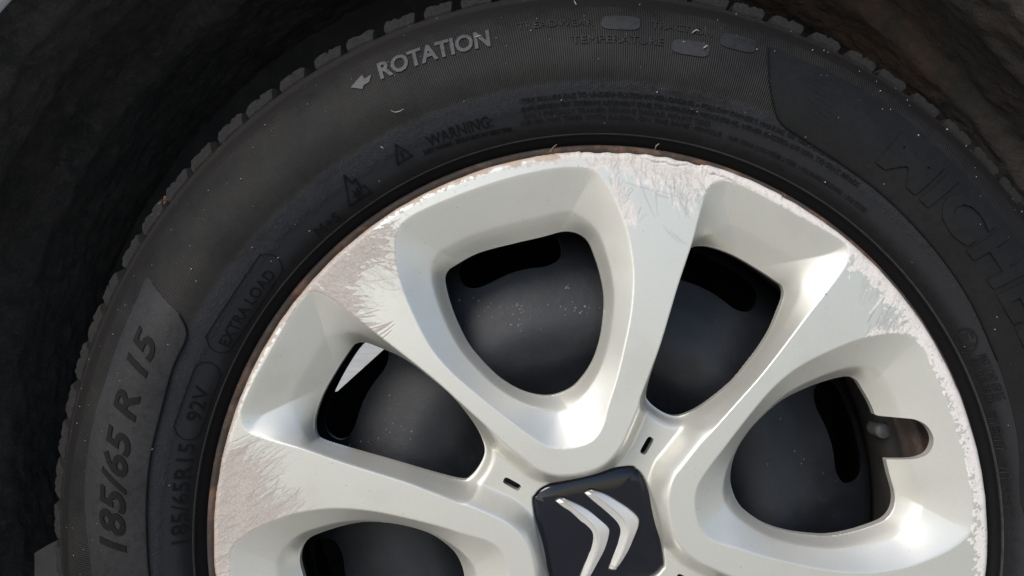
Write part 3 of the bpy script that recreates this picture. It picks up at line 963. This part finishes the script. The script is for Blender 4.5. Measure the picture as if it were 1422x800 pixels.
vx, vy, quads, polys, bnd = marching(FIELD, GX, GY)
def bil(A, x, y):
    fx = np.clip((x - ax[0]) / STEP, 0, len(ax) - 1.001); fy = np.clip((y - ax[0]) / STEP, 0, len(ax) - 1.001)
    i = fx.astype(int); j = fy.astype(int); a = fx - i; b = fy - j
    return (A[j, i] * (1 - a) + A[j, i + 1] * a) * (1 - b) + (A[j + 1, i] * (1 - a) + A[j + 1, i + 1] * a) * b
vz = bil(Z, vx, vy)
OFFX, OFFY = 4.2, -0.8
def cover_map(x, y, z):
    return ((x + OFFX) * S, -z, (y + OFFY) * S + HUBH)
def cover_skirt(x, y, z):
    r = np.hypot(x, y)
    return np.where(r > 530, -0.0115, np.where(r < 165, z - 0.006, z - 0.0045))
me, AX, AY = skirted('wheel_cover', vx, vy, vz, quads, polys, bnd, cover_skirt, cover_map)
ix = np.clip(AX + C0, 0, NW - 2); iy = np.clip(AY + C0, 0, NW - 2)
i0 = ix.astype(int); j0 = iy.astype(int); fa = ix - i0; fb = iy - j0
def smp(A):
    return (A[j0, i0] * (1 - fa) + A[j0, i0 + 1] * fa) * (1 - fb) + (A[j0 + 1, i0] * (1 - fa) + A[j0 + 1, i0 + 1] * fa) * fb
inpocket = 1 - bil(np.clip(assemble(np.where(mA, np.clip(qAo / 3, 0, 1), 0)) + assemble(np.where(mL, np.clip(qL / 3, 0, 1), 0)), 0, 1), AX, AY)
colr = np.stack([smp(wl) * inpocket, smp(wd) * inpocket, smp(wb), np.ones(len(AX))], 1)
at = me.attributes.new('wear', 'FLOAT_COLOR', 'POINT')
at.data.foreach_set('color', np.clip(colr, 0, 1).ravel())
cover = obj('wheel_cover', me, M['cover'], wheel)
cover['label'] = 'scuffed silver eight-opening wheel cover'

# ------------------------------------------------------------------ badge with two chevrons
def to_metres(p): return ((p[0] + OFFX) * S, (p[1] + OFFY) * S)
ring = [0.0, 0.25, 0.5, 0.7, 0.82, 0.90, 0.95, 0.98, 1.0]
V = []; Fc = []
nb = len(BDp)
bsh = BDp * 0.985
V.append(W(*to_metres((0, 0)), -0.0090))
for t in ring[1:]:
    for p in bsh:
        z = -0.0090 - 0.0030 * t * t - 0.0010 * max(0, (t - 0.88) / 0.12) ** 2.2
        V.append(W(*to_metres(p * t), z))
for p in bsh:
    V.append(W(*to_metres(p), -0.0150))
for k in range(nb):
    Fc.append((0, 1 + (k + 1) % nb, 1 + k))
for q in range(len(ring) - 1):
    for k in range(nb):
        a = 1 + q * nb + k; b = 1 + q * nb + (k + 1) % nb
        Fc.append((a, b, b + nb, a + nb))
badge = obj('badge', mesh('badge', V, Fc), M['badge'], wheel)

def chevron(inner, ridge, outer, zb=-0.0103):
    """three guide lines from end to end: inner edge, crest, outer edge"""
    n = 60
    def resample(L):
        c = catmull(L, 12, closed=False)
        d = np.concatenate([[0], np.cumsum(np.hypot(*np.diff(c, axis=0).T))]); d /= d[-1]
        t = np.linspace(0, 1, n)
        return np.stack([np.interp(t, d, c[:, 0]), np.interp(t, d, c[:, 1])], 1)
    I, Rg, O = resample(inner), resample(ridge), resample(outer)
    V = []; Fc = []
    for k in range(n):
        t = k / (n - 1)
        e = min(1, min(t, 1 - t) / 0.05)
        rows = [(I[k], -0.0016), (I[k], 0.0004 + 0.0002 * e), (I[k] * 0.9 + Rg[k] * 0.1, 0.0007 * e + 0.0003), (Rg[k] * 0.85 + I[k] * 0.15, 0.0013 * e + 0.0003), (Rg[k], 0.0024 * e + 0.0003),
                (Rg[k] * 0.85 + O[k] * 0.15, 0.0024 * e + 0.0003), (O[k] * 0.9 + Rg[k] * 0.1, 0.0012 * e + 0.0003), (O[k], 0.0005), (O[k], -0.0016)]
        for (p, dz) in rows:
            V.append(W(*to_metres(uvp(p[0] - OFFX, p[1] + OFFY, -0.0100)), zb + dz))
    m = 9
    for k in range(n - 1):
        for i in range(m - 1):
            a = k * m + i
            Fc.append((a, a + 1, a + 1 + m, a + m))
    Fc.append(tuple(range(m))); Fc.append(tuple((n - 1) * m + i for i in reversed(range(m))))
    me = mesh('chevron', V, Fc, False)
    o = obj('chevron', me, M['chev'], badge)
    # dark groove line round it
    loop = np.concatenate([I, O[::-1]])
    c = 0.5 * (np.roll(loop, -1, 0) - np.roll(loop, 1, 0))
    nr = np.stack([c[:, 1], -c[:, 0]], 1); nr /= (np.linalg.norm(nr, axis=1)[:, None] + 1e-9)
    ctr = (I + O).mean(0) / 2
    area = 0.5 * np.sum(loop[:, 0] * np.roll(loop[:, 1], -1) - np.roll(loop[:, 0], -1) * loop[:, 1])
    if area < 0: nr = -nr
    V = []; Fc = []
    L_ = len(loop)
    for k in range(L_):
        for q, dz in ((-1.0, 0.00010), (1.7, 0.00010), (2.2, -0.0008)):
            p = loop[k] + nr[k] * q
            V.append(W(*to_metres(uvp(p[0] - OFFX, p[1] + OFFY, -0.0100)), zb + 0.0003 + dz))
    for k in range(L_):
        for q in range(2):
            a = k * 3 + q; b = ((k + 1) % L_) * 3 + q
            Fc.append((a, a + 1, b + 1, b))
    obj('emblem_groove', mesh('emblem_groove', V, Fc), M['groove'], badge)
    return o
c1_in = [(771, 695), (782, 704), (793, 711), (809, 727), (818, 737), (820, 748), (817, 768), (810, 788), (801, 812)]
c1_ri = [(777, 693), (790, 699), (803, 709), (818, 722), (828, 736), (830, 750), (826, 769), (818, 788), (807, 814)]
c1_ou = [(783, 692), (800, 699), (817, 708), (834, 721), (845, 731), (847, 739), (841, 760), (829, 783), (812, 813)]
chevron(c1_in, c1_ri, c1_ou)
c2_in = [(811, 684), (822, 694), (833, 703), (845, 714), (857, 726), (861, 737), (858, 750), (852, 769), (845, 790)]
c2_ri = [(816, 682), (828, 688), (843, 699), (857, 711), (868, 724), (871, 738), (868, 751), (861, 770), (850, 791)]
c2_ou = [(821, 680), (838, 685), (855, 694), (874, 707), (886, 719), (887, 729), (881, 745), (871, 767), (855, 791)]
chevron(c2_in, c2_ri, c2_ou)

# ------------------------------------------------------------------ steel wheel behind the cover
st = 2.6
n_ = int(470 / st)
ga = np.arange(-n_, n_ + 1) * st
sx, sy = np.meshgrid(ga, ga)
sr = np.hypot(sx, sy) * S
fld = (0.1745 - sr) / S
slots = np.full(sx.shape, -1e3)
for k in range(8):
    a = math.radians(17.5 + 45 * k)
    arc = []
    for (u_, v_) in [(-31, 0), (-30, 8), (-23, 12.5), (-8, 13), (8, 13), (22, 12.5), (29, 8), (31, 0), (28, -5), (20, -7.5), (5, -6.5), (-8, -6.5), (-20, -7.5), (-28, -5)]:
        rr = 0.1545 + v_ / 1000.0; th = a + (u_ / 1000.0) / 0.1545
        arc.append((rr * math.cos(th) / S, rr * math.sin(th) / S))
    slots = np.maximum(slots, sdf(catmull(arc, 4), sx, sy, 30))
fld = np.minimum(fld, -slots)
zt_ = catmull([(0, -0.050), (0.05, -0.050), (0.075, -0.045), (0.095, -0.0375), (0.110, -0.0355), (0.125, -0.039), (0.140, -0.0445), (0.155, -0.050), (0.166, -0.0555), (0.172, -0.061), (0.1750, -0.068)], 8, closed=False)
ZR, ZZ = zt_[:, 0], zt_[:, 1]
vx2, vy2, q2, p2, b2 = marching(fld, sx, sy)
rr2 = np.hypot(vx2, vy2) * S
zst = np.interp(rr2, ZR, ZZ)
me2, _, _ = skirted('steel_disc', vx2, vy2, zst, q2, p2, b2, lambda x, y, z: np.where(np.hypot(x, y) * S > 0.172, z - 0.001, z - 0.0035),
                    lambda x, y, z: (x * S, -z, y * S + HUBH))
disc = obj('steel_disc', me2, M['steel'], wheel)
barrel = [(0.1757, -0.069), (0.1742, -0.056), (0.1730, -0.046), (0.1742, -0.039), (0.1780, -0.034), (0.1800, -0.0305)]
bp = catmull(barrel, 3, closed=False)
rimo = obj('rim_barrel', lathe('rim_barrel', [tuple(p) for p in bp], 360), M['rim'], wheel)
back = [(0.1757, -0.069), (0.183, -0.085), (0.186, -0.11), (0.190, -0.15), (0.197, -0.172), (0.205, -0.178)]
obj('rim_barrel', lathe('rim_barrel', back, 180), M['rim'], wheel)
shelf = [(0.1800, -0.0305), (0.1810, -0.0270), (0.1835, -0.0255), (0.1848, -0.0210), (0.1880, -0.0200), (0.1905, -0.0215), (0.1950, -0.016)]
M['shelf'] = two_tone('brown_stained_bead_seat', (0.035, 0.024, 0.019), (0.095, 0.060, 0.046), 60, 0.4, 0.7, 0.7, 0.4, 0.0006)
obj('rim_shelf', lathe('rim_shelf', shelf, 240), M['shelf'], wheel)
fl = [(0.1950, -0.016), (0.1985, -0.0125), (0.2010, -0.0090), (0.2035, -0.0062), (0.2058, -0.0046), (0.2074, -0.0046), (0.2084, -0.0056), (0.2087, -0.0074), (0.2080, -0.011)]
obj('rim_flange', lathe('rim_flange', [tuple(p) for p in catmull(fl, 4, closed=False)], 480), M['rust'], wheel)['label'] = 'rusty brown rim flange'
# paint flecks on the steel, seen through the top opening
def at_depth(px, py, z):
    return ((px - PX) * (DC - z) / F + CX, (PY - py) * (DC - z) / F + CY)
V = []; Fc = []
def fleck(x, y, z, rad, seedr):
    b = len(V); n = 7
    V.append(W(x, y, z + 0.0003))
    for k in range(n):
        a = 2 * math.pi * k / n
        q = rad * seedr.uniform(0.5, 1.2)
        V.append(W(x + q * math.cos(a), y + q * math.sin(a), z + 0.00005))
    for k in range(n):
        Fc.append((b, b + 1 + k, b + 1 + (k + 1) % n))
sr_ = random.Random(5)
def disc_z(x, y):
    return float(np.interp(math.hypot(x, y), ZR, ZZ))
for (cx_, cy_, sx_, sy_, cnt, rm) in [(695, 432, 26, 12, 34, 0.0009), (723, 430, 3, 3, 3, 0.0022), (805, 430, 9, 5, 14, 0.0010), (788, 397, 4, 3, 4, 0.0014), (740, 440, 45, 22, 16, 0.0006), (545, 590, 25, 22, 22, 0.0007), (1105, 650, 40, 30, 10, 0.0006)]:
    for _ in range(cnt):
        px, py = sr_.gauss(cx_, sx_), sr_.gauss(cy_, sy_)
        z = -0.04
        for _i in range(6):
            x, y = at_depth(px, py, z); z = disc_z(x, y)
        fleck(x, y, z, rm * sr_.uniform(0.3, 1.0), sr_)
M['fleck'] = simple('pale_paint_fleck', (0.13, 0.13, 0.135), 0.8, 0.0, 300, 0.3, 0.0)
sp = obj('paint_fleck', mesh('paint_fleck', V, Fc, False), M['fleck'], disc, kind='stuff')
sp['label'] = 'pale flecks spattered on the black steel'
# brake parts filling the dark behind the slots
obj('brake_drum', lathe('brake_drum', [(0.02, -0.085), (0.11, -0.085), (0.125, -0.090), (0.128, -0.13), (0.13, -0.16)], 96), M['brake'], wheel)
# valve stem in the notch
vxp, vyp = at_depth(1226, 598, -0.036)
vprof = [(0.0, -0.0338), (0.0036, -0.0338), (0.0044, -0.0345), (0.0046, -0.0365), (0.0047, -0.046)]
valve = obj('valve_stem', lathe('valve_stem', vprof, 40, lambda x, y, z: W(x + vxp, y + vyp, z)), M['valve'], wheel)

# ------------------------------------------------------------------ wheel arch of the car
arch = empty('wheel_arch', (0, 0, 0), 'dark dirty wheel arch of a pale car above and behind the tyre', 'wheel arch')
V = []; Fc = []
NT, NZ = 560, 130
ln1 = vnoise((NT + 1, NZ + 1), 22, 91); ln2 = vnoise((NT + 1, NZ + 1), 7, 92); ln3 = vnoise((NT + 1, NZ + 1), 2.5, 93)
for i in range(NT + 1):
    d = -25 + 232 * i / NT
    a = math.radians(d)
    for k in range(NZ + 1):
        z = 0.006 - 0.262 * k / NZ
        zz = z + 0.02 * math.sin(a * 2)
        R0 = 0.420 - 0.018 * float(sstep(-0.05, -0.015, np.array(-abs(z + 0.0)))) * 0
        R0 -= 0.010 * float(sstep(-0.035, -0.045, np.array(zz)))      # step behind the lip
        R0 += 0.007 * float(sstep(-0.085, -0.095, np.array(zz)))
        R0 -= 0.012 * float(sstep(-0.135, -0.150, np.array(zz)))
        if d < 80: R0 -= 0.014 * float(sstep(80, 40, np.array(float(d))))
        R0 += 0.003 * (ln1[i, k] - 0.5) + 0.0018 * (ln2[i, k] - 0.5) + 0.0024 * (ln3[i, k] - 0.5)
        V.append(W(R0 * math.cos(a), R0 * math.sin(a), z))
n = NZ + 1
for i in range(NT):
    for k in range(NZ):
        Fc.append((i * n + k, i * n + k + 1, (i + 1) * n + k + 1, (i + 1) * n + k))
obj('arch_liner', mesh('arch_liner', V, Fc), M['liner'], arch)
# inner wall with the daylight gap beside the suspension
gx_, gy_ = np.meshgrid(np.arange(-0.56, 0.56, 0.008), np.arange(-0.30, 0.5, 0.008))
gap = np.array([(-0.1923, 0.0448), (-0.1604, 0.0737), (-0.12, 0.110), (-0.13, 0.19), (-0.27, 0.19), (-0.285, 0.047)])
wf = np.minimum(-sdf(gap, gx_, gy_), 0.48 - np.maximum(np.abs(gx_), 0))
wf = np.minimum(wf, 0.27 + gy_)
w1, w2, wq, wp, wb_ = marching(wf, gx_, gy_)
mew, _, _ = skirted('inner_wall', w1, w2, np.full(len(w1), -0.24), wq, wp, wb_, lambda x, y, z: z - 0.004, lambda x, y, z: (x, -z, y + HUBH))
obj('inner_wall', mew, M['brake'], arch)
# fender skin with a rolled lip
fp = [(0.4175, 0.003), (0.4168, 0.006), (0.417, 0.009), (0.419, 0.0118), (0.423, 0.013), (0.43, 0.015), (0.47, 0.018), (0.55, 0.018), (0.62, 0.012)]
obj('fender_panel', lathe('fender_panel', fp, 160, W, math.radians(-25), math.radians(207)), M['paint'], arch)
# added grey plate low on the left, standing in for shaded ground
def plate(name, pxs, z, th, mat):
    pts = [at_depth(x, y, z) for x, y in pxs]
    n = len(pts)
    V = [W(x, y, z) for x, y in pts] + [W(x, y, z - th) for x, y in pts]
    Fc = [tuple(reversed(range(n))), tuple(range(n, 2 * n))] + [(k, (k + 1) % n, n + (k + 1) % n, n + k) for k in range(n)]
    return obj(name, mesh(name, V, Fc, False), mat, arch)
plate('shaded_ground_plate', [(48, 768), (66, 757), (90, 746), (140, 740), (140, 900), (48, 900)], -0.07, 0.004, M['ground_shade'])

# ------------------------------------------------------------------ small loose things
def straw(pts, width, label, lift=0.0012):
    c = catmull(pts, 5, closed=False)
    V = []; Fc = []
    P = []
    for (px, py) in c:
        x, y = at_depth(px, py, 0.0)
        r, th = ray(px, py)
        if math.hypot(x, y) < 0.2058:
            P.append(Vector(W(x, y, 0.004)))
        else:
            P.append(Vector(on_side(max(r, 0.2058), th, lift)))
    N = len(P)
    for i in range(N):
        d = (P[min(i + 1, N - 1)] - P[max(i - 1, 0)]).normalized()
        u = d.cross(Vector((0, 1, 0))).normalized(); v = d.cross(u)
        w = 0.75 * width * (1.0 - 0.6 * abs(2 * i / (N - 1) - 1))
        for k in range(5):
            a = 2 * math.pi * k / 5
            V.append(P[i] + u * w * math.cos(a) + v * w * math.sin(a))
    for i in range(N - 1):
        for k in range(5):
            Fc.append((i * 5 + k, i * 5 + (k + 1) % 5, (i + 1) * 5 + (k + 1) % 5, (i + 1) * 5 + k))
    obj('dry_grass_blade', mesh('dry_grass_blade', V, Fc), M['straw'], None, None, label, 'straw', 'bits of dry grass caught on the wheel')
straw([(543, 154), (549, 156.5), (556, 155), (561, 152)], 0.00035, 'curved pale blade of dry grass below the arrow on the tyre')
straw([(658, 53), (664, 51.5), (669, 50)], 0.0004, 'pale grass bit stuck on the last letter of the rotation marking')
straw([(976, 68), (982, 64)], 0.0006, 'short straw on the right end of a blank tyre pad')
straw([(960, 47), (966, 43), (970, 44)], 0.0005, 'pale grass bit lying across the traction lettering')
straw([(763, 213), (768, 206), (773, 202)], 0.0004, 'dry grass blade sticking out left of the top of the wheel cover', 0.003)
straw([(908, 209), (910, 204), (914, 201)], 0.0004, 'tiny bent grass blade at the cracked top edge of the cover', 0.003)
straw([(797, 2), (800, 8)], 0.0004, 'grass bit at the very top of the tyre near the frame edge')
straw([(529, 204), (533, 207)], 0.0005, 'short pale straw beside the warning triangle on the tyre')
# black speck on the right spoke
# pale dust specks on the rubber
V = []; Fc = []
sd_ = random.Random(9)
for k in range(260):
    th = math.radians(sd_.uniform(-5, 190))
    r = sd_.choice([sd_.uniform(0.214, 0.298), sd_.uniform(0.26, 0.299)])
    q = sd_.uniform(0.00010, 0.0004) * (1 if sd_.random() < 0.85 else 1.5)
    c = Vector(on_side(r, th, 0.0006))
    b = len(V)
    for dx, dy, dz in ((1, 0, 0.6), (-0.5, 0, 0.9), (-0.6, 0, -0.8), (0, -1.2, 0)):
        V.append(c + Vector((dx * sd_.uniform(.6, 1.3), dy, dz * sd_.uniform(.6, 1.3))) * q)
    Fc += [(b, b + 1, b + 3), (b + 1, b + 2, b + 3), (b + 2, b, b + 3), (b, b + 2, b + 1)]
obj('dust_speck', mesh('dust_speck', V, Fc, False), M['speck'], None, 'stuff', 'tiny pale dust specks scattered over the tyre sidewall', 'dust')
# brown mud clump on the left shoulder
def mud(px, py, n, size, label):
    V = []; Fc = []
    rr = random.Random(int(px))
    r0, t0 = ray(px, py)
    bm = bmesh.new()
    for k in range(n):
        r = r0 + rr.gauss(0, size * 1.2); th = t0 + rr.gauss(0, size * 1.6) / 0.29
        r = min(max(r, 0.285), 0.304)
        c = on_side(r, th, 0.0008)
        g = bmesh.ops.create_icosphere(bm, subdivisions=2, radius=rr.uniform(0.25, 0.8) * size)
        for v in g['verts']:
            v.co = v.co * (1 + rr.uniform(-0.3, 0.3)) * Vector((1, 1, 1)).x + Vector(c)
    me = bpy.data.meshes.new('mud_clump'); bm.to_mesh(me); bm.free()
    obj('mud_clump', me, M['mud'], None, None, label, 'mud')
mud(222, 292, 18, 0.0024, 'small brown clump of dried mud on the tyre shoulder')
